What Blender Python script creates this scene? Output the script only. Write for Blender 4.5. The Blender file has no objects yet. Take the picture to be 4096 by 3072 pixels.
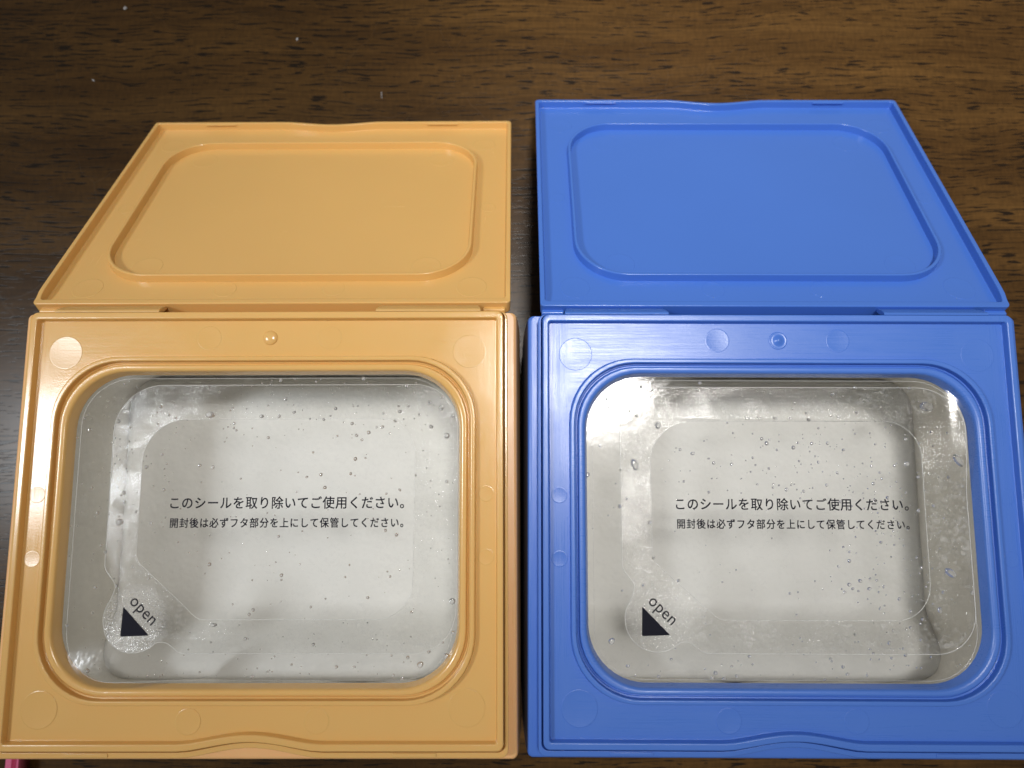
import bpy, bmesh, math, random
from mathutils import Vector, Matrix, Euler
from mathutils.geometry import tessellate_polygon

MM = 0.001
sc = bpy.context.scene
col = sc.collection
TABLE_Z = -66.0          # mm; z = 0 is the top edge of the orange case

# ---------------------------------------------------------------- camera
cam_d = bpy.data.cameras.new("camera")
cam_d.sensor_width = 36.0
cam_d.lens = 2919.5 / 4096 * 36.0
cam_d.clip_start = 0.005
cam_d.clip_end = 50.0
cam_d.dof.use_dof = True
cam_d.dof.focus_distance = 0.197
cam_d.dof.aperture_fstop = 13.0
cam = bpy.data.objects.new("camera", cam_d)
col.objects.link(cam)
R = Matrix.Rotation(0.1317, 3, 'X') @ Matrix.Rotation(0.005, 3, 'Y') @ Matrix.Rotation(-0.001, 3, 'Z')
cam.rotation_euler = R.to_euler()
cam.location = (0, 0, 190.0 * MM)
sc.camera = cam

# ---------------------------------------------------------------- world and lamps (a room at night, ceiling lamps)
w = bpy.data.worlds.new("World")
sc.world = w
w.use_nodes = True
w.node_tree.nodes["Background"].inputs[0].default_value = (1.0, 0.93, 0.84, 1)
w.node_tree.nodes["Background"].inputs[1].default_value = 0.22

def lamp(name, loc, target, sx, sy, power, color, shape='ELLIPSE', spread=180):
    d = bpy.data.lights.new(name, 'AREA')
    d.shape = shape
    d.size = sx; d.size_y = sy
    d.energy = power; d.color = color
    d.spread = math.radians(spread)
    o = bpy.data.objects.new(name, d)
    col.objects.link(o)
    o.location = [c * MM for c in loc]
    v = Vector(target) - Vector(loc)
    o.rotation_euler = v.to_track_quat('-Z', 'Y').to_euler()
    return o

lamp('ceiling_lamp', (158, 235, 1300), (65, 165, 0), 0.26, 0.26, 0.46, (1.0, 0.97, 0.93), 'ELLIPSE', 29)
lamp('side_lamp', (-650, 40, 790), (-60, 40, 0), 0.11, 0.14, 0.56, (0.92, 0.96, 1.0), 'RECTANGLE', 70)

sc.view_settings.view_transform = 'Standard'
sc.view_settings.look = 'None'
sc.view_settings.gamma = 1.0
sc.view_settings.exposure = 0.0
sc.cycles.max_bounces = 10
sc.cycles.transparent_max_bounces = 12
sc.cycles.caustics_refractive = False
sc.cycles.caustics_reflective = False

# ---------------------------------------------------------------- materials
def new_mat(name):
    m = bpy.data.materials.new(name)
    m.use_nodes = True
    nt = m.node_tree
    b = nt.nodes["Principled BSDF"]
    return m, nt, b

def N(nt, t, **kw):
    n = nt.nodes.new(t)
    for k, v in kw.items():
        setattr(n, k, v)
    return n

def mapped(nt, scale, rot=(0, 0, 0)):
    tc = N(nt, 'ShaderNodeTexCoord')
    mp = N(nt, 'ShaderNodeMapping')
    mp.inputs['Scale'].default_value = scale
    mp.inputs['Rotation'].default_value = rot
    nt.links.new(tc.outputs['Object'], mp.inputs['Vector'])
    return mp

def noise(nt, vec, scale, detail=3, rough=0.5, dist=0.0):
    n = N(nt, 'ShaderNodeTexNoise')
    n.inputs['Scale'].default_value = scale
    n.inputs['Detail'].default_value = detail
    n.inputs['Roughness'].default_value = rough
    n.inputs['Distortion'].default_value = dist
    nt.links.new(vec, n.inputs['Vector'])
    return n

def ramp(nt, fac, p0, c0, p1, c1):
    r = N(nt, 'ShaderNodeValToRGB')
    r.color_ramp.elements[0].position = p0
    r.color_ramp.elements[0].color = c0
    r.color_ramp.elements[1].position = p1
    r.color_ramp.elements[1].color = c1
    nt.links.new(fac, r.inputs[0])
    return r

def g(v): return (v, v, v, 1)

def plastic(name, base, rough, brushed=0.0, fine=0.05, sss=0.0, grain=3.0):
    m, nt, b = new_mat(name)
    L = nt.links.new
    mp = mapped(nt, (1, 1, 1))
    big = noise(nt, mp.outputs[0], 25, 2)
    c = N(nt, 'ShaderNodeMix', data_type='RGBA')
    c.inputs[6].default_value = (*[x * 0.96 for x in base], 1)
    c.inputs[7].default_value = (*[min(1, x * 1.04) for x in base], 1)
    L(big.outputs['Fac'], c.inputs[0])
    L(c.outputs[2], b.inputs['Base Color'])
    b.inputs['IOR'].default_value = 1.55
    if sss:
        b.inputs['Subsurface Weight'].default_value = sss
        b.inputs['Subsurface Radius'].default_value = (1.0, 0.45, 0.2)
        b.inputs['Subsurface Scale'].default_value = 0.0012
    # scratches run round the frame: along x on the long sides, along y on the short ones
    mx = mapped(nt, (60, 2600, 2600)); nx = noise(nt, mx.outputs[0], 1, 4, 0.7)
    my = mapped(nt, (2600, 60, 2600)); ny = noise(nt, my.outputs[0], 1, 4, 0.7)
    sep = N(nt, 'ShaderNodeSeparateXYZ'); L(mp.outputs[0], sep.inputs[0])
    ab = N(nt, 'ShaderNodeMath', operation='ABSOLUTE'); L(sep.outputs[0], ab.inputs[0])
    st = N(nt, 'ShaderNodeMapRange'); L(ab.outputs[0], st.inputs[0])
    st.inputs[1].default_value = 0.0535; st.inputs[2].default_value = 0.0565
    mixb = N(nt, 'ShaderNodeMix', data_type='FLOAT')
    L(st.outputs[0], mixb.inputs[0]); L(nx.outputs['Fac'], mixb.inputs[2]); L(ny.outputs['Fac'], mixb.inputs[3])
    nf = noise(nt, mp.outputs[0], grain * 1000, 2)
    # roughness varies a little with the wear
    rr = N(nt, 'ShaderNodeMapRange'); L(mixb.outputs[0], rr.inputs[0])
    rr.inputs[1].default_value = 0.3; rr.inputs[2].default_value = 0.75
    rr.inputs[3].default_value = rough * 0.85; rr.inputs[4].default_value = rough * 1.25
    sm = noise(nt, mp.outputs[0], 55, 4, 0.6, 0.8)
    smr = N(nt, 'ShaderNodeMath', operation='MULTIPLY_ADD'); L(sm.outputs['Fac'], smr.inputs[0]); smr.inputs[1].default_value = 0.14; smr.inputs[2].default_value = -0.07
    sma = N(nt, 'ShaderNodeMath', operation='ADD'); L(rr.outputs[0], sma.inputs[0]); L(smr.outputs[0], sma.inputs[1])
    L(sma.outputs[0], b.inputs['Roughness'])
    b1 = N(nt, 'ShaderNodeBump'); b1.inputs['Strength'].default_value = brushed
    b1.inputs['Distance'].default_value = 0.00004
    L(mixb.outputs[0], b1.inputs['Height'])
    b2 = N(nt, 'ShaderNodeBump'); b2.inputs['Strength'].default_value = fine
    b2.inputs['Distance'].default_value = 0.00003
    L(nf.outputs['Fac'], b2.inputs['Height']); L(b1.outputs[0], b2.inputs['Normal'])
    L(b2.outputs[0], b.inputs['Normal'])
    return m

ORANGE = (0.70, 0.423, 0.142)
BLUE = (0.065, 0.178, 0.60)
M = {}
M['orange'] = plastic('orange_plastic', ORANGE, 0.17, 0.25, 0.35, 0.15)
M['orange_body'] = plastic('peach_plastic', (0.80, 0.46, 0.20), 0.30, 0.15, 0.2, 0.15)
M['orange_mark'] = plastic('orange_scuffed', ORANGE, 0.30, 0.4, 0.5, 0.1)
M['blue'] = plastic('blue_plastic', BLUE, 0.29, 0.6, 0.2, 0.0)
M['blue_body'] = plastic('blue_shell_plastic', (0.06, 0.17, 0.60), 0.30, 0.5, 0.3, 0.0)
for _n in M['orange_mark'].node_tree.nodes:
    if _n.type == 'BSDF_PRINCIPLED': _n.inputs['Specular IOR Level'].default_value = 1.0
M['blue_mark'] = plastic('blue_scuffed', BLUE, 0.27, 0.6, 0.5, 0.0)
M['blue_lid'] = plastic('blue_lid_plastic', BLUE, 0.20, 0.12, 0.1, 0.0)
M['orange_lid'] = plastic('orange_lid_plastic', ORANGE, 0.22, 0.1, 0.1, 0.15)
M['pink'] = plastic('pink_plastic', (0.75, 0.16, 0.32), 0.28, 0.1, 0.1)

def wood_mat():
    m, nt, b = new_mat('dark_varnished_wood')
    L = nt.links.new
    tc = N(nt, 'ShaderNodeTexCoord')
    # slow wander of the grain
    wn = noise(nt, tc.outputs['Object'], 14, 2)
    sub = N(nt, 'ShaderNodeVectorMath', operation='SUBTRACT'); L(wn.outputs['Color'], sub.inputs[0]); sub.inputs[1].default_value = (0.5, 0.5, 0.5)
    scl = N(nt, 'ShaderNodeVectorMath', operation='MULTIPLY'); L(sub.outputs[0], scl.inputs[0]); scl.inputs[1].default_value = (0.0, 0.008, 0)
    add = N(nt, 'ShaderNodeVectorMath', operation='ADD'); L(tc.outputs['Object'], add.inputs[0]); L(scl.outputs[0], add.inputs[1])
    def st(sx, sy, off=0):
        mp = N(nt, 'ShaderNodeMapping'); mp.inputs['Scale'].default_value = (sx, sy, 1); mp.inputs['Location'].default_value = (off, off * 1.7, 0)
        L(add.outputs[0], mp.inputs['Vector']); return mp.outputs[0]
    pores = noise(nt, st(115, 1150), 1, 1.2, 0.45)
    pores2 = noise(nt, st(70, 1900, 7.3), 1, 2, 0.5)
    dens = noise(nt, st(11, 38, 3.1), 1, 2)
    thr = N(nt, 'ShaderNodeMath', operation='MULTIPLY_ADD'); L(dens.outputs['Fac'], thr.inputs[0]); thr.inputs[1].default_value = 0.22; 
    L(pores.outputs['Fac'], thr.inputs[2])
    thr2 = N(nt, 'ShaderNodeMath', operation='MULTIPLY_ADD'); L(dens.outputs['Fac'], thr2.inputs[0]); thr2.inputs[1].default_value = 0.22
    L(pores2.outputs['Fac'], thr2.inputs[2])
    p1 = ramp(nt, thr.outputs[0], 0.712, g(0), 0.752, g(1))
    p2 = ramp(nt, thr2.outputs[0], 0.750, g(0), 0.79, g(1))
    mx = N(nt, 'ShaderNodeMath', operation='MAXIMUM'); L(p1.outputs[0], mx.inputs[0]); L(p2.outputs[0], mx.inputs[1])
    band = noise(nt, st(9, 55, 1.1), 1, 4, 0.6)
    fleck = noise(nt, st(900, 300, 4.4), 1, 2)
    streak = noise(nt, st(30, 900, 9.4), 1, 3, 0.6)
    c1 = ramp(nt, band.outputs['Fac'], 0.3, (0.046, 0.0225, 0.0065, 1), 0.72, (0.105, 0.056, 0.017, 1))
    c2 = N(nt, 'ShaderNodeMix', data_type='RGBA', blend_type='OVERLAY'); c2.inputs[0].default_value = 0.7
    L(c1.outputs[0], c2.inputs[6]); L(streak.outputs['Fac'], c2.inputs[7])
    c3 = N(nt, 'ShaderNodeMix', data_type='RGBA', blend_type='OVERLAY'); c3.inputs[0].default_value = 0.35
    L(c2.outputs[2], c3.inputs[6]); L(fleck.outputs['Fac'], c3.inputs[7])
    c4 = N(nt, 'ShaderNodeMix', data_type='RGBA')
    L(mx.outputs[0], c4.inputs[0]); L(c3.outputs[2], c4.inputs[6]); c4.inputs[7].default_value = (0.014, 0.008, 0.004, 1)
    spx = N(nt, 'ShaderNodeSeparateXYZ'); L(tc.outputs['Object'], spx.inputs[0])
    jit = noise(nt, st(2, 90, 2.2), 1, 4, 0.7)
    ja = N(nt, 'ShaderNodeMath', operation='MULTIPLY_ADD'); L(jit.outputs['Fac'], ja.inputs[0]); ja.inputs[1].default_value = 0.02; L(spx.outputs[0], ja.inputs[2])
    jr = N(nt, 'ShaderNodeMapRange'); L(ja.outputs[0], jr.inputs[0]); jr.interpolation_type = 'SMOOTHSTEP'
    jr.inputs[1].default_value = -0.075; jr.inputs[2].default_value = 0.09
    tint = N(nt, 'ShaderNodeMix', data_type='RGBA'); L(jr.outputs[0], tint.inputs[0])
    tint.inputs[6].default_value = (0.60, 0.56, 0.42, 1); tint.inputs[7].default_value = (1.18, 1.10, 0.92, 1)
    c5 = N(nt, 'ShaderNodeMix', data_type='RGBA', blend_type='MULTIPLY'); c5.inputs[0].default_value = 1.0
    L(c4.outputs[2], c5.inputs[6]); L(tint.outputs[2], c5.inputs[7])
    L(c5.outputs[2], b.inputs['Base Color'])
    # hairline scratches in the varnish
    sm = mapped(nt, (1, 1, 1), (0, 0, 0.9))
    vor = N(nt, 'ShaderNodeTexVoronoi', feature='DISTANCE_TO_EDGE'); vor.inputs['Scale'].default_value = 26
    nd = noise(nt, sm.outputs[0], 40, 2)
    vm = N(nt, 'ShaderNodeVectorMath', operation='MULTIPLY_ADD'); L(nd.outputs['Color'], vm.inputs[0]); vm.inputs[1].default_value = (0.02, 0.02, 0); L(sm.outputs[0], vm.inputs[2])
    L(vm.outputs[0], vor.inputs['Vector'])
    sr = ramp(nt, vor.outputs['Distance'], 0.0, g(1), 0.006, g(0))
    rr = N(nt, 'ShaderNodeMath', operation='MULTIPLY_ADD'); L(band.outputs['Fac'], rr.inputs[0]); rr.inputs[1].default_value = 0.10; rr.inputs[2].default_value = 0.22
    rs = N(nt, 'ShaderNodeMath', operation='MULTIPLY_ADD'); L(sr.outputs[0], rs.inputs[0]); rs.inputs[1].default_value = 0.05; L(rr.outputs[0], rs.inputs[2])
    L(rs.outputs[0], b.inputs['Roughness'])
    bp = N(nt, 'ShaderNodeBump', invert=True); bp.inputs['Strength'].default_value = 0.15; bp.inputs['Distance'].default_value = 0.00008
    L(mx.outputs[0], bp.inputs['Height']); L(bp.outputs[0], b.inputs['Normal'])
    b.inputs['Specular IOR Level'].default_value = 0.25
    return m
M['wood'] = wood_mat()

def film_mat(name, rough, bump_d, bump_scale, milk, refl=1.8, sparkle=False, tab=0.0, tabx=0.0):
    """clear thin film: straight-through transparency with its own surface reflection and a little haze"""
    m, nt, b = new_mat(name)
    nt.nodes.remove(b)
    L = nt.links.new
    out = nt.nodes['Material Output']
    mp = mapped(nt, (1, 1, 1))
    tr = N(nt, 'ShaderNodeBsdfTransparent'); tr.inputs[0].default_value = (0.985, 0.985, 0.98, 1)
    gl = N(nt, 'ShaderNodeBsdfGlossy'); gl.inputs['Roughness'].default_value = rough
    df = N(nt, 'ShaderNodeBsdfDiffuse'); df.inputs[0].default_value = (0.80, 0.80, 0.80, 1)
    fr = N(nt, 'ShaderNodeFresnel'); fr.inputs['IOR'].default_value = 1.5
    n1 = noise(nt, mp.outputs[0], bump_scale, 4 if sparkle else 2, 0.6)
    bp = N(nt, 'ShaderNodeBump'); bp.inputs['Strength'].default_value = 1.0; bp.inputs['Distance'].default_value = bump_d
    L(n1.outputs['Fac'], bp.inputs['Height'])
    L(bp.outputs[0], gl.inputs['Normal'])
    mu = N(nt, 'ShaderNodeMath', operation='MULTIPLY'); L(fr.outputs[0], mu.inputs[0]); mu.inputs[1].default_value = refl
    patch = noise(nt, mp.outputs[0], 95, 5, 0.7, 0.6)
    pr = N(nt, 'ShaderNodeMapRange'); L(patch.outputs['Fac'], pr.inputs[0]); pr.inputs[1].default_value = 0.42; pr.inputs[2].default_value = 0.62
    pr.inputs[3].default_value = 0.25 if sparkle else 0.9; pr.inputs[4].default_value = 1.3 if sparkle else 1.0
    mu2 = N(nt, 'ShaderNodeMath', operation='MULTIPLY'); L(mu.outputs[0], mu2.inputs[0]); L(pr.outputs[0], mu2.inputs[1])
    m1 = N(nt, 'ShaderNodeMixShader'); L(mu2.outputs[0], m1.inputs[0]); L(tr.outputs[0], m1.inputs[1]); L(gl.outputs[0], m1.inputs[2])
    # haze: uneven, in patches
    n2 = noise(nt, mp.outputs[0], 130, 6, 0.75, 0.4)
    n3 = noise(nt, mp.outputs[0], 900, 3, 0.7)
    mm = N(nt, 'ShaderNodeMath', operation='MULTIPLY'); L(n2.outputs['Fac'], mm.inputs[0]); L(n3.outputs['Fac'], mm.inputs[1])
    r = N(nt, 'ShaderNodeMapRange'); L(mm.outputs[0], r.inputs[0])
    r.inputs[1].default_value = 0.26; r.inputs[2].default_value = 0.40
    r.inputs[3].default_value = 0.0; r.inputs[4].default_value = milk
    hz = r.outputs[0]
    if tab:
        vd = N(nt, 'ShaderNodeVectorMath', operation='DISTANCE'); L(mp.outputs[0], vd.inputs[0]); vd.inputs[1].default_value = ((-31.9 + tabx) * MM, -23.3 * MM, -4.3 * MM)
        tr_ = N(nt, 'ShaderNodeMapRange'); L(vd.outputs['Value'], tr_.inputs[0])
        tr_.inputs[1].default_value = 7.2 * MM; tr_.inputs[2].default_value = 9.5 * MM; tr_.inputs[3].default_value = tab; tr_.inputs[4].default_value = 0.0
        n5 = noise(nt, mp.outputs[0], 2600, 2, 0.6)
        s5 = N(nt, 'ShaderNodeMapRange'); L(n5.outputs['Fac'], s5.inputs[0]); s5.inputs[1].default_value = 0.35; s5.inputs[2].default_value = 0.68
        mt = N(nt, 'ShaderNodeMath', operation='MULTIPLY'); L(tr_.outputs[0], mt.inputs[0]); L(s5.outputs[0], mt.inputs[1])
        ad = N(nt, 'ShaderNodeMath', operation='ADD'); L(hz, ad.inputs[0]); L(mt.outputs[0], ad.inputs[1]); hz = ad.outputs[0]
    m2 = N(nt, 'ShaderNodeMixShader'); L(hz, m2.inputs[0]); L(m1.outputs[0], m2.inputs[1]); L(df.outputs[0], m2.inputs[2])
    L(m2.outputs[0], out.inputs['Surface'])
    return m
M['film'] = film_mat('clear_seal_film', 0.10, 0.00003, 300, 0.05, 1.0)
M['adhesive_orange'] = film_mat('clear_adhesive_film', 0.08, 0.00006, 1900, 0.07, 1.4, True, 0.42)
M['adhesive_blue'] = film_mat('clear_adhesive_film', 0.07, 0.00013, 1500, 0.22, 2.0, True, 0.16, -1.0)

def simple(name, base, rough, bump=0.0, bscale=200, var=0.0, vscale=30, trans=0.0, ior=1.45):
    m, nt, b = new_mat(name)
    mp = mapped(nt, (1, 1, 1))
    n = noise(nt, mp.outputs[0], vscale, 4, 0.6)
    c = N(nt, 'ShaderNodeMix', data_type='RGBA')
    c.inputs[6].default_value = (*[x * (1 - var) for x in base], 1)
    c.inputs[7].default_value = (*[min(1, x * (1 + var)) for x in base], 1)
    nt.links.new(n.outputs['Fac'], c.inputs[0]); nt.links.new(c.outputs[2], b.inputs['Base Color'])
    b.inputs['Roughness'].default_value = rough
    b.inputs['IOR'].default_value = ior
    b.inputs['Transmission Weight'].default_value = trans
    if bump:
        n2 = noise(nt, mp.outputs[0], bscale, 3, 0.6)
        bp = N(nt, 'ShaderNodeBump'); bp.inputs['Strength'].default_value = 0.8; bp.inputs['Distance'].default_value = bump
        nt.links.new(n2.outputs['Fac'], bp.inputs['Height']); nt.links.new(bp.outputs[0], b.inputs['Normal'])
    return m
M['ink'] = simple('black_print', (0.010, 0.010, 0.018), 0.6)
M['ink'].node_tree.nodes['Principled BSDF'].inputs['Specular IOR Level'].default_value = 0.12
M['liner'] = simple('frosted_liner_plastic', (0.90, 0.865, 0.79), 0.35, 0.0006, 60, 0.06, 45)
M['sheet'] = simple('damp_white_sheet', (0.81, 0.81, 0.785), 0.55, 0.0006, 90, 0.05, 60)
M['edge'] = simple('cut_film_edge', (0.72, 0.72, 0.71), 0.15)
M['water'] = simple('water', (1, 1, 1), 0.0, trans=1.0, ior=1.24)
_nt = M['water'].node_tree
_tr = _nt.nodes.new('ShaderNodeBsdfTransparent'); _mx = _nt.nodes.new('ShaderNodeMixShader'); _mx.inputs[0].default_value = 0.30
_gl = _nt.nodes.new('ShaderNodeBsdfGlossy'); _gl.inputs['Roughness'].default_value = 0.05
_fr = _nt.nodes.new('ShaderNodeFresnel'); _fr.inputs['IOR'].default_value = 1.4
_m2 = _nt.nodes.new('ShaderNodeMixShader')
_df = _nt.nodes.new('ShaderNodeBsdfDiffuse'); _df.inputs[0].default_value = (0.85, 0.85, 0.85, 1)  # white share paints in the brightness of light gathered by the drops
_m3 = _nt.nodes.new('ShaderNodeMixShader'); _m3.inputs[0].default_value = 0.20
_nt.links.new(_nt.nodes['Principled BSDF'].outputs[0], _mx.inputs[2]); _nt.links.new(_tr.outputs[0], _mx.inputs[1])
_nt.links.new(_fr.outputs[0], _m2.inputs[0]); _nt.links.new(_mx.outputs[0], _m3.inputs[1]); _nt.links.new(_df.outputs[0], _m3.inputs[2]); _nt.links.new(_m3.outputs[0], _m2.inputs[1]); _nt.links.new(_gl.outputs[0], _m2.inputs[2])
_nt.links.new(_m2.outputs[0], _nt.nodes['Material Output'].inputs['Surface'])
M['lint'] = simple('white_lint', (0.32, 0.32, 0.33), 0.9)

# ---------------------------------------------------------------- mesh helpers
def link(name, verts, faces, mat, parent=None, smooth=True, wn=True, scale=MM, kind=None):
    me = bpy.data.meshes.new(name)
    me.from_pydata([tuple(c * scale for c in v) for v in verts], [], faces)
    me.update()
    if smooth:
        me.polygons.foreach_set('use_smooth', [True] * len(me.polygons))
    me.materials.append(mat)
    o = bpy.data.objects.new(name, me)
    col.objects.link(o)
    if parent: o.parent = parent
    if smooth and wn:
        md = o.modifiers.new('wn', 'WEIGHTED_NORMAL'); md.keep_sharp = True; md.weight = 80
    if kind: o['kind'] = kind
    return o

NC, NS = 12, 44
def loop(Lx, Rx, By, Ty, r, z, notch_b=0.0, notch_t=0.0, zf=None):
    """closed rounded rectangle, always 4*(NC+NS) points, counter-clockwise from the bottom-left corner's end"""
    def nf(x):
        t = x / 16.5
        if abs(t) >= 1: return 0.0
        return 0.45 * (1 - t * t) + 0.55 * 0.5 * (1 + math.cos(math.pi * t))
    pts = []
    def side(a, b):
        for i in range(NS):
            t = (i + 0.5) / NS
            # more points near the middle
            s = t
            pts.append([a[0] + (b[0] - a[0]) * s, a[1] + (b[1] - a[1]) * s])
    def corner(cx, cy, a0):
        for i in range(NC):
            a = a0 + (math.pi / 2) * i / (NC - 1)
            pts.append([cx + r * math.cos(a), cy + r * math.sin(a)])
    side((Lx + r, By), (Rx - r, By)); corner(Rx - r, By + r, -math.pi / 2)
    side((Rx, By + r), (Rx, Ty - r)); corner(Rx - r, Ty - r, 0)
    side((Rx - r, Ty), (Lx + r, Ty)); corner(Lx + r, Ty - r, math.pi / 2)
    side((Lx, Ty - r), (Lx, By + r)); corner(Lx + r, By + r, math.pi)
    mid = (By + Ty) / 2
    out = []
    for x, y in pts:
        if notch_b and abs(y - By) < 1e-6: y += notch_b * nf(x)
        if notch_t and abs(y - Ty) < 1e-6: y -= notch_t * nf(x)
        out.append(Vector((x, y, z if zf is None else zf(x, y, z))))
    return out

def fillet_loops(keys, closed=False):
    """keys: list of (loop, fillet radius). Rounds every profile corner with a small curve."""
    n = len(keys)
    res = []
    for k in range(n):
        P, f = keys[k]
        if (not closed and k in (0, n - 1)) or f <= 0:
            res.append(P); continue
        A = keys[(k - 1) % n][0]; B = keys[(k + 1) % n][0]
        for q in (0.0, 0.25, 0.5, 0.75, 1.0):
            lp = []
            for a, p, b in zip(A, P, B):
                da, db = (a - p).length, (b - p).length
                ta = min(f / da, 0.45) if da > 1e-9 else 0
                tb = min(f / db, 0.45) if db > 1e-9 else 0
                s = p + (a - p) * ta; e = p + (b - p) * tb
                lp.append(s * (1 - q) ** 2 + p * 2 * q * (1 - q) + e * q * q)
            res.append(lp)
    return res

def loft(loops, closed=False, cap0=False, cap1=False, flip=False):
    n = len(loops[0]); verts = [v for l in loops for v in l]; faces = []
    m = len(loops)
    for k in range(m if closed else m - 1):
        a = k * n; b = ((k + 1) % m) * n
        for i in range(n):
            j = (i + 1) % n
            faces.append((a + i, a + j, b + j, b + i))
    if cap0: faces.append(tuple(reversed(range(n))))
    if cap1: faces.append(tuple(range((m - 1) * n, m * n)))
    if flip: faces = [tuple(reversed(f)) for f in faces]
    return verts, faces

def disc(cx, cy, z, r, h, seg=40, ring=0.10):
    """shallow ejector-pin mark: a flat disc a hair proud of the surface with a fine edge"""
    loops = []
    for rr, zz in ((r, z - 0.05), (r, z + h * 0.6), (r - ring * 0.5, z + h), (r - ring * 2.2, z + h * 0.75)):
        loops.append([Vector((cx + rr * math.cos(2 * math.pi * i / seg), cy + rr * math.sin(2 * math.pi * i / seg), zz)) for i in range(seg)])
    return loft(loops, cap1=True)

def box(x0, x1, y0, y1, z0, z1):
    v = [Vector((x, y, z)) for z in (z0, z1) for y in (y0, y1) for x in (x0, x1)]
    f = [(0, 2, 3, 1), (4, 5, 7, 6), (0, 1, 5, 4), (2, 6, 7, 3), (0, 4, 6, 2), (1, 3, 7, 5)]
    return v, f

def bevel_obj(o, width, seg=3):
    md = o.modifiers.new('bevel', 'BEVEL'); md.width = width * MM; md.segments = seg; md.limit_method = 'ANGLE'
    # bevel has to come before the weighted normals
    if 'wn' in o.modifiers:
        o.modifiers.move(o.modifiers.find('bevel'), 0)
    return o

def tube(path, r, closed=True, seg=5):
    n = len(path); loops = []
    for i, p in enumerate(path):
        a = path[(i - 1) % n] if closed or i else p
        b = path[(i + 1) % n] if closed or i < n - 1 else p
        d = (b - a)
        if d.length < 1e-9: d = Vector((1, 0, 0))
        d.normalize()
        s = Vector((-d.y, d.x, 0)).normalized(); u = Vector((0, 0, 1))
        loops.append([p + s * r * math.cos(2 * math.pi * k / seg) + u * r * math.sin(2 * math.pi * k / seg) for k in range(seg)])
    verts = [v for l in loops for v in l]; faces = []
    for k in range(n if closed else n - 1):
        a = k * seg; b = ((k + 1) % n) * seg
        for i in range(seg):
            j = (i + 1) % seg
            faces.append((a + i, b + i, b + j, a + j))
    return verts, faces

def arc(cx, cy, r, a0, a1, n=12):
    return [(cx + r * math.cos(math.radians(a0 + (a1 - a0) * i / n)), cy + r * math.sin(math.radians(a0 + (a1 - a0) * i / n))) for i in range(n + 1)]

def smooth_path(pts, n=6):
    out = []
    m = len(pts)
    for i in range(m - 1):
        p0 = pts[max(i - 1, 0)]; p1 = pts[i]; p2 = pts[i + 1]; p3 = pts[min(i + 2, m - 1)]
        for k in range(n):
            t = k / n
            out.append(tuple(0.5 * ((2 * p1[c]) + (-p0[c] + p2[c]) * t + (2 * p0[c] - 5 * p1[c] + 4 * p2[c] - p3[c]) * t * t + (-p0[c] + 3 * p1[c] - 3 * p2[c] + p3[c]) * t ** 3) for c in (0, 1)))
    out.append(pts[-1])
    return out

def empty(name, loc=(0, 0, 0), rz=0):
    o = bpy.data.objects.new(name, None)
    o.empty_display_size = 0.02
    col.objects.link(o)
    o.location = [c * MM for c in loc]; o.rotation_euler = (0, 0, rz)
    return o

def tag(o, label=None, cat=None, group=None, kind=None):
    if label: o['label'] = label
    if cat: o['category'] = cat
    if group: o['group'] = group
    if kind: o['kind'] = kind
    return o

# ---------------------------------------------------------------- table
def make_table():
    n = 24
    v = []; f = []
    X0, X1, Y0, Y1 = -900, 900, -700, 900
    for j in range(n + 1):
        for i in range(n + 1):
            v.append((X0 + (X1 - X0) * i / n, Y0 + (Y1 - Y0) * j / n, TABLE_Z))
    for j in range(n):
        for i in range(n):
            a = j * (n + 1) + i
            f.append((a, a + 1, a + n + 2, a + n + 1))
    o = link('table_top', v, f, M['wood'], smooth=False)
    tag(o, kind='structure')
make_table()

# ---------------------------------------------------------------- the case
RX, RT, RB = 55.2, 44.2, 43.3      # outer edge of the raised sealing rib round the opening

def dome_drop(cx, cy, z, a, b, h, rot, rng, seg=12, rings=5):
    """flattened sessile drop hanging under the film"""
    ca, sa = math.cos(rot), math.sin(rot)
    ph = rng.random() * 6.28; am = rng.uniform(0.02, 0.09)
    v = []; f = []
    def pt(t, k, zz):
        an = 2 * math.pi * k / seg
        w = 1 + am * math.sin(2 * an + ph) + am * 0.5 * math.sin(3 * an + 2 * ph)
        x, y = a * t * w * math.cos(an), b * t * w * math.sin(an)
        return (cx + x * ca - y * sa, cy + x * sa + y * ca, zz)
    for i in range(rings):
        e = (math.pi / 2) * i / rings
        for k in range(seg):
            v.append(pt(math.cos(e), k, z + h * math.sin(e)))
    v.append((cx, cy, z + h))
    for i in range(rings - 1):
        for k in range(seg):
            j = (k + 1) % seg
            f.append((i * seg + k, i * seg + j, (i + 1) * seg + j, (i + 1) * seg + k))
    for k in range(seg):
        f.append(((rings - 1) * seg + k, (rings - 1) * seg + (k + 1) % seg, rings * seg))
    f.append(tuple(reversed(range(seg))))
    return v, f

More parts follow.
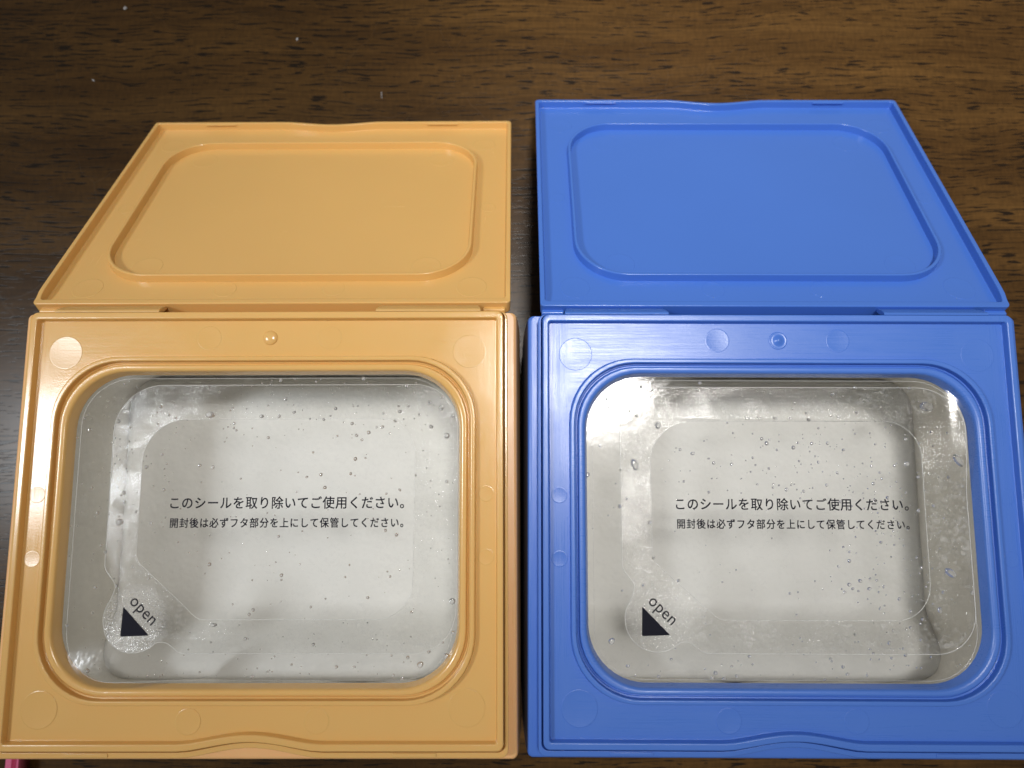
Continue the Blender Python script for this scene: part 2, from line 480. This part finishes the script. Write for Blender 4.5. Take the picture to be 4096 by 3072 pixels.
def make_text(body, x0, x1, yc, h, z, parent, name, space=1.0, fat=0.042):
    cu = bpy.data.curves.new(name, 'FONT')
    cu.body = body
    cu.size = 1.0
    cu.space_character = space
    cu.resolution_u = 3
    t = bpy.data.objects.new(name, cu)
    col.objects.link(t)
    bpy.context.view_layer.update()
    dg = bpy.context.evaluated_depsgraph_get()
    me = bpy.data.meshes.new_from_object(t.evaluated_get(dg))
    bpy.data.objects.remove(t); bpy.data.curves.remove(cu)
    xs = [v.co.x for v in me.vertices]; ys = [v.co.y for v in me.vertices]
    ax, bx, ay, by = min(xs), max(xs), min(ys), max(ys)
    verts = [((v.co.x - ax) / (bx - ax) * (x1 - x0) + x0, (v.co.y - (ay + by) / 2) / (by - ay) * h + yc, z) for v in me.vertices]
    faces = [tuple(p.vertices) for p in me.polygons]
    bpy.data.meshes.remove(me)
    if fat:
        n0 = len(verts); base = list(verts); bf = list(faces)
        for q, (ox, oy) in enumerate(((fat, fat), (-fat, fat), (fat, -fat), (-fat, -fat))):
            b0 = len(verts)
            verts += [(a + ox, b + oy, c + 0.002 * (q + 1)) for a, b, c in base]
            faces += [tuple(i + b0 for i in f) for f in bf]
    return verts, faces

FZ = -4.3    # height of the film
def label_outline():
    p = []
    p += arc(-28.1, 24.5, 12.5, 180, 90, 14)
    p += arc(38.8, 25.6, 11.4, 90, 0, 14)
    p += arc(39.6, -21.2, 10.5, 0, -90, 14)
    p += smooth_path([(-19.0, -31.7), (-20.6, -31.2), (-22.6, -29.6), (-24.2, -28.9), (-25.9, -29.0)], 4)
    p += arc(-31.9, -23.3, 8.15, -42, -222, 24)[1:-1]
    p += smooth_path([(-37.9, -16.9), (-37.5, -15.4), (-38.0, -13.9), (-39.8, -11.6), (-40.55, -10.0)], 4)
    return p
def inner_outline():
    p = []
    p += arc(-21.4, 16.6, 11.3, 180, 90, 12)
    p += arc(29.6, 18.5, 9.5, 90, 0, 12)
    p += arc(29.6, -14.0, 9.4, 0, -90, 12)
    p += [(-14.4, -23.4), (-15.6, -23.2), (-16.6, -22.6), (-17.5, -21.8)]
    p += [(-31.6, -9.4), (-32.2, -8.5), (-32.6, -7.4), (-32.7, -6.0)]
    return p

def film_z(x, y, curl=None):
    """nearly flat film, lifting at its very border; one corner may curl up, and creases stand proud"""
    dx = max(0, abs(x) - 46.0) / 6.0
    dy = max(0, abs(y - 0.4) - 35.5) / 5.0
    z = FZ + 0.10 * min(1.5, dx * dx + dy * dy)
    z += 0.05 * math.sin(x / 11.0 + 0.5) * math.sin(y / 9.0)
    c = CURL[0]
    if c == 'orange':
        wx = max(0.0, min(1.0, (-x - 20) / 12)); t = max(0.0, -y - 22.5)
        z += wx * wx * (3 - 2 * wx) * 0.0082 * t * t
        z += 0.006 * max(0.0, -x - 40) ** 2 * max(0.0, min(1.0, (y + 32) / 10))
    else:
        wy = max(0.0, min(1.0, (y - 8) / 14))
        z += 0.020 * max(0.0, x - 40.5) ** 2 * wy * wy * (3 - 2 * wy)
        cx = 43.4 + 0.25 * math.sin(y * 1.3) + 0.012 * y
        if -15 < y < 9: z += 0.10 * math.exp(-((x - cx) / 0.55) ** 2)
    return z
CURL = ['orange']

def make_case(P):
    rng = random.Random(P['seed'])
    CURL[0] = P['mat']
    root = empty('plastic_case', P['loc'], P['rz'])
    tag(root, P['label'], 'plastic case', 'open plastic sheet cases standing side by side on the table')
    zt = TABLE_Z - P['loc'][2]
    mf, mb, mm_, ml = M[P['mat']], M[P['mat'] + '_body'], M[P['mat'] + '_mark'], M[P['mat'] + '_lid']
    bo = P['body_off']
    # --- body: outer shell below the frame
    keys = [(loop(-60.6 + bo, 60.6 + bo, -51.0, 55.9, 2, -4.5), 0),
            (loop(-66.1 + bo, 66.1 + bo, -57.3, 56.5, 1.4, -4.5), 1.0),
            (loop(-66.5 + bo, 66.5 + bo, -57.9, 56.7, 1.4, -10), 3),
            (loop(-67.2 + bo, 67.2 + bo, -58.0, 56.8, 2.0, -28), 6),
            (loop(-67.2 + bo, 67.2 + bo, -58.0, 56.8, 2.0, zt + 0.6), 0),
            (loop(-66.4 + bo, 66.4 + bo, -56.2, 56.2, 3.0, zt + 0.02), 0)]
    v, f = loft(fillet_loops(keys), cap1=True, flip=True)
    link('body', v, f, mb, root)
    # --- frame: stepped ridge, floor, groove, rounded lip, opening
    keys = [(loop(-63.5, 63.5, -55.9, 56.2, 2.0, -4.8, 2.4), 0),
            (loop(-63.5, 63.5, -55.9, 56.2, 2.0, -1.4, 2.4), 0.30),
            (loop(-62.75, 62.75, -54.55, 56.15, 1.8, -1.35, 2.35), 0.12),
            (loop(-62.65, 62.65, -54.4, 56.12, 1.8, -3.4, 2.3), 0.0),
            (loop(-62.4, 62.4, -54.05, 56.05, 1.8, -3.4, 2.3), 0.0),
            (loop(-62.3, 62.3, -53.9, 56.0, 1.7, 0.0, 2.2), 0.35),
            (loop(-60.8, 60.8, -52.2, 54.2, 0.7, 0.0, 2.2), 0.35),
            (loop(-60.5, 60.5, -51.9, 53.9, 0.5, -1.8, 2.2), 0.15),
            (loop(-55.9, 55.9, -44.1, 44.9, 17.0, -1.8), 0),
            (loop(-53.6, 53.6, -41.7, 42.6, 15.9, -1.8), 0),
            (loop(-53.45, 53.45, -41.55, 42.45, 15.8, -2.3), 0.1),
            (loop(-53.1, 53.1, -41.2, 42.1, 15.6, -2.3), 0.15),
            (loop(-52.95, 52.95, -41.05, 41.95, 15.5, -0.8), 0.45),
            (loop(-51.3, 51.3, -39.6, 40.4, 14.8, -0.9), 0.9),
            (loop(-50.5, 50.5, -38.9, 39.75, 14.4, -4.4), 0.15),
            (loop(-56.5, 56.5, -45, 45, 17, -4.4), 0)]
    v, f = loft(fillet_loops(keys))
    frame = link('frame', v, f, mf, root)
    keys = [(loop(-55.35, 55.35, -43.5, 44.35, 16.9, -1.9), 0),
            (loop(-55.1, 55.1, -43.25, 44.1, 16.8, -0.1), 0.35),
            (loop(-53.95, 53.95, -42.1, 42.95, 16.1, -0.1), 0.35),
            (loop(-53.8, 53.8, -41.95, 42.8, 16.0, -1.9), 0)]
    v, f = loft(fillet_loops(keys))
    link('sealing_rib', v, f, mf, frame)
    for (x, y, r, h) in [(-53.5, 45.5, 4.4, .05), (53.4, 45.5, 4.4, .035), (-53.2, -44.6, 4.6, .05), (53.2, -44.2, 4.6, .03),
                         (-15.6, 49.3, 3.2, .05), (16.5, 49.3, 3.1, .045), (-15.9, -47.4, 3.2, .05), (16.0, -47.3, 3.1, .02),
                         (-58.0, 8.3, 2.1, .05), (-58.0, -7.9, 2.1, .05), (57.9, 8.4, 2.05, .03), (57.9, -7.6, 2.05, .05)]:
        if P['mat'] == 'orange' and y > 20 and x > -50: h *= 0.4
        elif y < -20: h *= 1.8
        v, f = disc(x, y, -1.8, r, h)
        link('ejector_mark', v, f, mm_ if ((x < -50 and y > -20) or (P['mat'] == 'blue' and y > 0 and h > .04)) else mf, frame, wn=False)
    # moulding nub: a low cone standing in a shallow cup
    lo = []
    cone = ((2.45, -1.83), (2.4, -1.72), (2.1, -1.70), (1.9, -1.78), (1.3, -1.6), (0.9, -1.38), (0.55, -1.15), (0.25, -1.0))
    if P['mat'] == 'orange':
        cone = tuple((1.95 * math.cos(t * math.pi / 18), -1.82 + 0.75 * math.sin(t * math.pi / 18)) for t in (0, 1, 2, 3, 4, 5, 6, 7, 8, 8.7))
    for rr, zz in cone:
        lo.append([Vector((0.6 + rr * math.cos(2 * math.pi * i / 32), 49.3 + rr * math.sin(2 * math.pi * i / 32), zz)) for i in range(32)])
    v, f = loft(lo, cap1=True)
    link('moulding_nub', v, f, mf, frame, wn=False)
    for x0 in (-45.8, 35.0):
        v, f = box(x0, x0 + 10.8, -55.6, -54.7, -1.7, -1.15)
        bevel_obj(link('snap_pad', v, f, mf, frame), 0.15)
    # --- hinge strips
    for s in (-1, 1):
        x0, x1 = (28.6, 56.4) if s > 0 else (-56.4, -28.6)
        a = math.radians(0)
        prof = [(56.05, -0.10), (56.8, -0.45), (57.9, -2.5), (59.0, -5.6), (58.4, -6.4), (57.0, -3.4), (56.05, -0.9)]
        inset = [0, 0, .5, 0.9, 0.9, 0, 0]
        v = []; f = []
        for e in (0, 1):
            for (yy, zz), ins in zip(prof, inset):
                xx = (x0 + ins) if e == 0 else (x1 - ins)
                v.append(Vector((xx, yy, zz)))
        n = len(prof)
        for i in range(n):
            j = (i + 1) % n
            f.append((i, j, n + j, n + i))
        f.append(tuple(reversed(range(n)))); f.append(tuple(range(n, 2 * n)))
        bevel_obj(link('hinge_strip', v, f, mm_, root), 0.2)
    # --- inner liner (bag wall) under the opening
    wob = [rng.uniform(-1, 1) for _ in range(40)]
    def zwall(depth, ox):
        lp = loop(-50.9 - ox, 50.9 + ox, -39.6 - ox, 40.5 + ox, 13 - ox * 0.6, depth)
        out = []
        for i, p in enumerate(lp):
            q = i / len(lp) * 40
            k = int(q) % 40; t = q - int(q)
            wv = wob[k] * (1 - t) + wob[(k + 1) % 40] * t
            amp = max(0.0, math.sin(math.pi * min(1.0, (-depth - 4) / 34))) * 0.8
            n_ = Vector((p.x, p.y, 0)).normalized()
            out.append(p - n_ * wv * amp)
        return out
    loops_ = [zwall(-4.55, 1.2), zwall(-6, 1.6), zwall(-12, 2.2), zwall(-20, 2.9), zwall(-29, 3.6), zwall(-38.2, 4.0), zwall(-39.5, 3.6)]
    v, f = loft(loops_)
    link('inner_liner', v, f, M['liner'], root)
    # --- film: clear window with sagging middle
    lo = []
    steps = [1.0, 0.975, 0.95, 0.92, 0.89, 0.86, 0.82, 0.78, 0.72, 0.62, 0.5, 0.35, 0.18, 0.05]
    for s in steps:
        lp = loop(-52.0 * s, 52.0 * s, -40.6 * s + 0.4, 41.4 * s + 0.4 - .4, max(0.4, 15 * s), 0)
        lo.append([Vector((p.x, p.y, film_z(p.x, p.y))) for p in lp])
    v, f = loft(lo, cap1=True)
    film = link('seal_film', v, f, M['film'], root, wn=False)
    film['label'] = 'clear film window beaded with condensation'
    # adhesive band between the label's outer and inner outlines
    oo, ii = label_outline(), inner_outline()
    def densify(pp, st=1.6):
        out = []
        for i, p in enumerate(pp):
            q = pp[(i + 1) % len(pp)]
            d = math.hypot(q[0] - p[0], q[1] - p[1]); n = max(1, int(d / st))
            for k in range(n):
                out.append((p[0] + (q[0] - p[0]) * k / n, p[1] + (q[1] - p[1]) * k / n))
        return out
    lo_ = P['label_off']
    oo, ii = [(x + lo_, y) for x, y in densify(oo)], [(x + lo_, y) for x, y in densify(ii)]
    oz = [Vector((x, y, film_z(x, y) + 0.05)) for x, y in oo]
    iz = [Vector((x, y, film_z(x, y) + 0.05)) for x, y in ii]
    tris = tessellate_polygon([[Vector((p.x, p.y, 0)) for p in oz], [Vector((p.x, p.y, 0)) for p in reversed(iz)]])
    allv = oz + list(reversed(iz))
    band = link('adhesive_band', allv, [tuple(t) for t in tris], M['adhesive_' + P['mat']], film, smooth=False)
    # make every face look up
    for p in band.data.polygons:
        pass
    bm = bmesh.new(); bm.from_mesh(band.data)
    bmesh.ops.recalc_face_normals(bm, faces=bm.faces)
    if sum(fc.normal.z for fc in bm.faces) < 0: bmesh.ops.reverse_faces(bm, faces=bm.faces)
    bm.to_mesh(band.data); bm.free()
    v, f = tube([p + Vector((0, 0, 0.03)) for p in oz], 0.075)
    link('label_edge', v, f, M['edge'], film, wn=False)
    v, f = tube([p + Vector((0, 0, 0.03)) for p in iz], 0.065)
    link('cut_line', v, f, M['edge'], film, wn=False)
    lp = loop(-49.0, 49.2, -38.2, 38.8, 12.5, 0)
    v, f = tube([Vector((p.x, p.y, film_z(p.x, p.y) + 0.04)) for p in lp], 0.045)
    link('film_edge', v, f, M['edge'], film, wn=False)
    # --- print
    tx = P['text_off']
    v, f = make_text('このシールを取り除いてご使用ください。', -25.2 + tx, 35.7 + tx, 6.1, 3.15, FZ + 0.14, film, 'printed_text', 1.08)
    link('printed_text', v, f, M['ink'], film, smooth=False)
    v, f = make_text('開封後は必ずフタ部分を上にして保管してください。', -25.0 + tx, 35.6 + tx, 0.95, 2.5, FZ + 0.14, film, 'printed_text', 1.15)
    link('printed_text', v, f, M['ink'], film, smooth=False)
    v, f = make_text('open', 0, 8.3, 0, 3.1, FZ + 0.12, film, 'printed_text', 1.05, 0)
    a = math.radians(-44); ox_, oy_ = -33.35 + P['tri_off'], -18.75
    v = [(ox_ + p[0] * math.cos(a) - p[1] * math.sin(a), oy_ + p[0] * math.sin(a) + p[1] * math.cos(a)) for p in v]
    v = [(x, y, film_z(x, y) + 0.12) for x, y in v]
    link('printed_text', v, f, M['ink'], film, smooth=False)
    # arrow triangle with slightly rounded corners
    T = [(-35.1, -20.1), (-35.3, -27.5), (-28.0, -27.25)]
    pts = []
    for i in range(3):
        A, B_, C_ = Vector(T[i - 1]), Vector(T[i]), Vector(T[(i + 1) % 3])
        d1 = (A - B_).normalized() * 0.45; d2 = (C_ - B_).normalized() * 0.45
        for q in (0, .33, .66, 1):
            pts.append((B_ + d1) * (1 - q) ** 2 + B_ * 2 * q * (1 - q) + (B_ + d2) * q * q)
    v, f = [Vector((p.x + P['tri_off'], p.y, film_z(p.x + P['tri_off'], p.y) + 0.13)) for p in pts], [tuple(range(len(pts)))]
    v2 = v + [p + Vector((0, 0, -0.03)) for p in v]
    n = len(pts)
    f2 = [tuple(range(n))] + [(i, n + i, n + (i + 1) % n, (i + 1) % n) for i in range(n)]
    link('printed_arrow', v2, f2, M['ink'], film, smooth=False)
    # --- condensation: the large drops one by one, the fine ones as one mass
    for (x, y, a_, b_, rot) in P['drops']:
        v, f = dome_drop(0, 0, 0, a_, b_, min(a_, b_) * 0.33, math.radians(rot), rng, 24, 8)
        d = link('water_droplet', v, f, M['water'], film, wn=False)
        x += P['label_off']
        d.location = (x * MM, y * MM, (film_z(x, y) + 0.06) * MM)
    vv, ff = [], []
    k = 0; tries = 0
    placed = [(x, y, max(a_, b_)) for (x, y, a_, b_, r_) in P['drops']]
    while k < P['n_small'] and tries < 40000:
        tries += 1
        x = rng.uniform(-50, 50); y = rng.uniform(-38, 39)
        # stay inside the rounded opening
        ex, ey = abs(x) - 36, abs(y - .4) - 25
        if ex > 0 and ey > 0 and math.hypot(ex, ey) > 13.5: continue
        if rng.random() > P['density'](x, y): continue
        r = min(0.55, 0.12 + rng.expovariate(1 / 0.12))
        if any((x - px) ** 2 + (y - py) ** 2 < (r + pr + 0.05) ** 2 for px, py, pr in placed): continue
        placed.append((x, y, r))
        v, f = dome_drop(x, y, film_z(x, y) + 0.06, r, r * rng.uniform(0.75, 1.1), r * 0.34, rng.uniform(-.6, .6), rng, 9, 3)
        b0 = len(vv); vv += v; ff += [tuple(q + b0 for q in t) for t in f]
        k += 1
    o = link('fine_droplets', vv, ff, M['water'], film, wn=False, kind='stuff')
    # --- lid: shallow tray hinged on the far edge and lying open, sloping down to the table
    lu, s0, s1 = P['lid_u'], P['lid_s'][0], P['lid_s'][1]
    def zr(x, y, z):
        if z > -1.0:
            t = max(0.0, min(1.0, (y - (s0 + 2.2)) / 3.2)); t = t * t * (3 - 2 * t)
            return -0.6 * (1 - t) + z * t
        return z
    H = P['lid_h']
    keys = [(loop(-H + 1.0, H - 1.0, s0 + 1.0, s1 - 1, 1.6, -4.6, 0, 2.0), 0),
            (loop(-H + 0.15, H - 0.15, s0 + .15, s1 - .15, 1.3, -4.6, 0, 2.0), 0.7),
            (loop(-H, H, s0, s1, 1.2, 0.0, 0, 2.0, zr), 0.42),
            (loop(-H + 1.35, H - 1.35, s0 + 1.9, s1 - 1.2, 1.1, 0.0, 0, 2.0, zr), 0.35),
            (loop(-H + 1.6, H - 1.6, s0 + 2.2, s1 - 1.45, 0.7, -2.5, 0, 2.0), 0.25),
            (loop(-H + 9.0, H - 9, s0 + 9, s1 - 9, 4.0, -2.5), 0)]
    v, f = loft(fillet_loops(keys), cap0=True, cap1=True)
    lid = link('lid', v, f, ml, root)
    ang = P['lid_angle']
    lid.location = ((lu) * MM, 56.5 * MM, -2.3 * MM)
    lid.rotation_euler = (-ang, 0, 0)
    ra, rb = s0 + 11.8, s0 + 87.2
    keys = [(loop(-53.9, 53.9, ra - .25, rb + .25, 15.2, -2.6), 0),
            (loop(-53.6, 53.6, ra, rb, 15.0, -0.15), 0.3),
            (loop(-52.75, 52.75, ra + .85, rb - .85, 14.3, -0.15), 0.3),
            (loop(-52.5, 52.5, ra + 1.1, rb - 1.1, 14.1, -2.6), 0)]
    v, f = loft(fillet_loops(keys))
    link('lid_rib', v, f, ml, lid)
    for (x, y, r, h) in [(-40.6, 18.6, 4.3, .05), (40.6, 18.4, 4.3, .04), (-54.2, 5.8, 4.2, .04), (54.2, 5.8, 4.3, .05), (-15.2, 4.6, 3.2, .05), (15.4, 4.8, 3.1, .03),
                         (-41.0, 78.3, 4.2, .02), (41.0, 78.3, 4.2, .03), (-55.6, 88.6, 4.0, .035), (55.6, 88.6, 4.0, .03), (57.9, 48.8, 2.4, .03), (-57.9, 48.8, 2.4, .03)]:
        if r > 4.1 and y < 10: y += 3.1
        elif y < 6: y += 3.6
        v, f = disc(x, s0 + y, -2.5, r, h)
        link('ejector_mark', v, f, ml, lid, wn=False)
    for x0 in (-46.4, 34.6):
        v, f = box(x0, x0 + 11.0, s1 - 1.75, s1 - 1.1, -0.75, -0.25)
        bevel_obj(link('snap_hook', v, f, ml, lid), 0.15)
    # recessed wall showing in the middle of the hinge and the two end blocks
    for (x0, x1) in ((-63.8, -57.6), (57.6, 63.8)):
        v, f = box(x0, x1, s0 - 1.1, s0 + 0.6, -4.5, -2.4)
        bevel_obj(link('hinge_block', v, f, ml, lid), 0.5)
    return root

ODROPS = [(-15.3, 29.1, 1.25, 0.85, 0), (-1.7, 28.7, 0.65, 0.45, 0), (4.4, 33.2, 0.55, 0.5, 0), (2.9, 28.7, 0.5, 0.45, 0), (45.9, 30.8, 0.62, 0.62, 0), (47.4, 23.4, 0.72, 0.72, 0), (49.0, 28.5, 0.48, 0.48, 0), (47.5, 11.4, 0.45, 0.45, 0), (-37.5, 1.2, 1.0, 0.95, 0), (-36.6, 6.3, 0.48, 0.5, 0), (-47.0, 25.2, 0.55, 0.42, 0), (41.2, -34.5, 0.8, 0.8, 0), (47.7, -32.5, 0.8, 0.8, 0), (49.2, -18.9, 0.8, 0.78, 0), (34.4, -37.0, 0.42, 0.42, 0), (36.7, -37.8, 0.38, 0.38, 0), (49.5, -26.7, 0.5, 0.5, 0), (-33.4, -10.1, 0.3, 0.4, 0), (-11.7, -24.7, 0.9, 0.5, 0), (-17.5, 15.8, 0.5, 0.42, 0), (-14.0, 15.3, 0.5, 0.5, 0), (-27.5, 18.7, 0.4, 0.4, 0), (-29.2, 26.8, 0.4, 0.4, 0), (-26.3, 29.1, 0.36, 0.36, 0), (37.1, 31.3, 0.38, 0.45, 0), (30.5, 29.4, 0.36, 0.36, 0), (28.8, 25.7, 0.34, 0.34, 0), (32.3, 24.1, 0.36, 0.36, 0), (-0.1, 31.6, 0.32, 0.32, 0), (-29.3, 0.9, 0.5, 0.5, 0), (-33.4, 3.8, 0.33, 0.4, 0), (-37.2, -15.0, 0.35, 0.45, 0), (-29.0, -13.1, 0.38, 0.3, 0), (-42.6, -15.3, 0.6, 0.35, 0)]
BDROPS = [(41.3, 32.0, 1.9, 1.25, -10), (48.2, 17.7, 1.9, 0.95, -55), (35.0, 16.7, 0.72, 0.62, 0), (-6.6, 28.8, 0.9, 0.4, 0), (-3.4, 28.8, 0.75, 0.4, 0), (0.9, 28.8, 0.6, 0.38, 0), (4.7, 28.8, 0.55, 0.35, 0), (14.4, 22.1, 0.42, 0.48, 20), (16.6, 14.3, 0.5, 0.3, -45), (3.0, 9.9, 0.5, 0.5, 0), (7.5, 9.5, 0.38, 0.42, 0), (11.7, 17.1, 0.36, 0.42, 0), (25.7, 16.1, 0.36, 0.36, 0), (13.6, 11.1, 0.38, 0.42, 0), (-21.4, 19.3, 0.6, 0.45, 0), (-15.9, 16.8, 0.5, 0.38, 0), (-11.2, 16.5, 0.48, 0.4, 0), (-36.9, 16.3, 0.95, 1.5, 10), (-30.5, 26.7, 0.75, 0.85, 0), (-49.4, 13.6, 0.6, 0.6, 0), (-24.7, 20.3, 0.42, 0.38, 0), (-46.0, 21.2, 0.4, 0.4, 0), (-43.6, -28.8, 0.82, 0.8, 0), (-18.1, -37.7, 0.48, 0.4, 0), (-15.1, -37.8, 0.52, 0.42, 0), (-11.8, -37.2, 0.4, 0.4, 0), (-31.7, -37.4, 0.42, 0.4, 0), (44.4, -11.3, 1.7, 0.9, -38), (41.0, -20.7, 0.55, 0.8, 0), (27.5, -28.9, 0.5, 0.5, 0), (18.1, -14.4, 0.55, 0.45, 0), (27.0, -14.9, 0.4, 0.4, 0), (25.7, -20.5, 0.38, 0.38, 0), (16.4, -36.6, 0.5, 0.4, 0), (21.4, -36.8, 0.3, 0.45, 0), (33.2, -25.1, 0.42, 0.36, 0), (28.7, -25.8, 0.38, 0.38, 0), (36.4, -23.0, 0.42, 0.42, 0), (37.0, -10.1, 0.38, 0.42, 0), (49.6, -16.3, 0.45, 0.5, 0), (15.6, -9.9, 0.5, 0.3, -35), (16.8, -16.3, 0.42, 0.38, 0), (27.9, -32.7, 0.4, 0.36, 0), (12.3, -32.9, 0.42, 0.32, 0), (22.6, -33.0, 0.25, 0.42, 0), (-28.4, -33.2, 0.35, 0.35, 0), (-13.0, -34.9, 0.35, 0.32, 0), (35.2, 23.3, 0.5, 0.42, 0), (22.6, 30.3, 0.42, 0.42, 0), (9.2, 30.2, 0.4, 0.4, 0), (17.6, 29.1, 0.38, 0.38, 0)]

def dens_o(x, y):
    d = 0.35
    if y > 22: d = 0.9
    if x < -25 and y > 0: d = 1.0
    if y < -28: d = 0.6
    return d
def dens_b(x, y):
    d = 0.10
    d += 0.9 * math.exp(-((x - 27) / 11) ** 2 - ((y + 2) / 26) ** 2)
    d += 0.7 * math.exp(-((x - 5) / 14) ** 2 - ((y - 20) / 9) ** 2)
    d += 0.5 * math.exp(-((x - 15) / 22) ** 2 - ((y + 34) / 5) ** 2)
    d += 0.25 * math.exp(-((x + 15) / 14) ** 2 - ((y - 13) / 7) ** 2)
    return min(1, d)

orange = make_case(dict(mat='orange', loc=(-65.5, -11.75, 1.9), rz=0.002, body_off=-0.3, seed=11,
    label='orange plastic case standing left, its lid folded back', lid_u=-0.95, lid_s=(4.3, 105.9), lid_h=65.2, lid_angle=math.radians(35.82),
    text_off=0.7, tri_off=0.0, label_off=0.0, drops=ODROPS, n_small=440, density=dens_o))
blue = make_case(dict(mat='blue', loc=(69.3, -12.25, -0.4), rz=-0.004, body_off=0.0, seed=23,
    label='blue plastic case standing right, its lid folded back', lid_u=1.4, lid_s=(3.8, 105.0), lid_h=64.2, lid_angle=math.radians(30.23),
    text_off=-2.0, tri_off=-1.5, label_off=-1.0, drops=BDROPS, n_small=440, density=dens_b))

# ---------------------------------------------------------------- the stacks of damp sheets inside the cases
def make_sheets(root, label, seed):
    rng = random.Random(seed)
    e = empty('sheet_stack', root.location / MM, root.rotation_euler.z)
    tag(e, label, 'sheet stack', 'stacks of damp sheets under the clear film')
    zb = TABLE_Z - root.location.z / MM + 2
    base = -38.4
    # lower block of the stack, then three uneven folded sheets on top
    lp = [(loop(-54.0, 54.0, -42.8, 43.6, 9, zb), 0), (loop(-54.2, 54.2, -43, 43.8, 9, base - 1.6), 0.6), (loop(-50, 50, -40, 40, 8, base - 1.6), 0)]
    v, f = loft(fillet_loops(lp), cap1=True)
    link('stack_block', v, f, M['sheet'], e)
    nx, ny = 60, 48
    def light_catch_rise(y):  # added rise: tilts the front towards the lamp, in place of a bright wall
        t = max(0.0, min(1.0, (-y - 24) / 19)); return 18 * t * t * (3 - 2 * t)
    for k, (x0, x1, y0, y1, z) in enumerate([(-54.8, 54.7, -43.4, 43.9, base - 0.8), (-54.7, 54.9, -43.4, 43.9, base)]):
        ph = [rng.uniform(0, 6.28) for _ in range(6)]
        v = []; f = []
        for j in range(ny + 1):
            for i in range(nx + 1):
                x = x0 + (x1 - x0) * i / nx; y = y0 + (y1 - y0) * j / ny
                zz = 0.22 * math.sin(x / 9 + ph[0] + 0.8 * math.sin(y / 17)) + 0.18 * math.sin(y / 7 + ph[1] + math.sin(x / 23 + ph[2])) + 0.1 * math.sin((x + y) / 4.1 + ph[3])
                hp = light_catch_rise(y) * (1 - 0.35 * (x / 54) ** 4)
                v.append((max(-54.9 + hp * .05, min(54.9 - hp * .05, x)), max(y, -43.6 + hp * .04), z + zz * 0.8 + hp))
        for j in range(ny):
            for i in range(nx):
                a = j * (nx + 1) + i
                f.append((a, a + 1, a + nx + 2, a + nx + 1))
        o = link('sheet', v, f, M['sheet'], e, wn=False)
        md = o.modifiers.new('thick', 'SOLIDIFY'); md.thickness = 0.3 * MM; md.offset = -1
make_sheets(orange, 'stack of damp white sheets inside the orange case', 3)
make_sheets(blue, 'stack of damp white sheets inside the blue case', 5)

# ---------------------------------------------------------------- pink piece poking out at the lower left
def make_pink():
    e = empty('plastic_tray', (-163.6, -97.0, TABLE_Z))
    tag(e, 'pink plastic tray edge poking out below the left corner of the orange case', 'plastic tray')
    # a narrow upright-walled channel, running out of the picture towards the viewer
    keys = [(loop(-2.2, 2.2, -60, 12, .5, 0.05), 0), (loop(-2.2, 2.2, -60, 12, .5, 6.0), .4), (loop(-.1, 1.55, -59, 11.2, .3, 6.0), .25), (loop(0.1, 1.3, -58.8, 11, .2, 3.0), 0)]
    v, f = loft(fillet_loops(keys), cap0=True, cap1=True)
    link('tray_wall', v, f, M['pink'], e)
make_pink()

# ---------------------------------------------------------------- lint on the wood
def lint(name, x, y, sx, sy, rot, label, seed):
    rng = random.Random(seed)
    bm = bmesh.new()
    bmesh.ops.create_icosphere(bm, subdivisions=2, radius=1)
    for v in bm.verts:
        q = 1 + rng.uniform(-.35, .35)
        v.co = Vector((v.co.x * sx * q, v.co.y * sy * q, (v.co.z * 0.5 + 0.4) * min(sx, sy) * q)) * MM
    me = bpy.data.meshes.new(name); bm.to_mesh(me); bm.free()
    me.materials.append(M['lint'])
    o = bpy.data.objects.new(name, me); col.objects.link(o)
    o.location = (x * MM, y * MM, (TABLE_Z + 0.1) * MM); o.rotation_euler = (0, 0, rot)
    tag(o, label, 'lint', 'bits of white lint on the wood')
lint('lint_speck', -148.5, 178.2, 0.65, 0.5, 0.5, 'largest white lint speck, on bare wood near the upper left corner', 1)
lint('lint_speck', -82.4, 165.4, 0.35, 0.6, -0.4, 'white lint speck on the wood above the orange lid\'s left half', 2)
lint('lint_speck', -158.4, 149.0, 0.5, 0.25, -0.6, 'small white lint speck on the wood left of the orange lid\'s top edge', 3)
lint('lint_thread', -50.0, 143.1, 0.1, 1.5, 0.05, 'short upright lint thread on the wood just above the orange lid', 4)
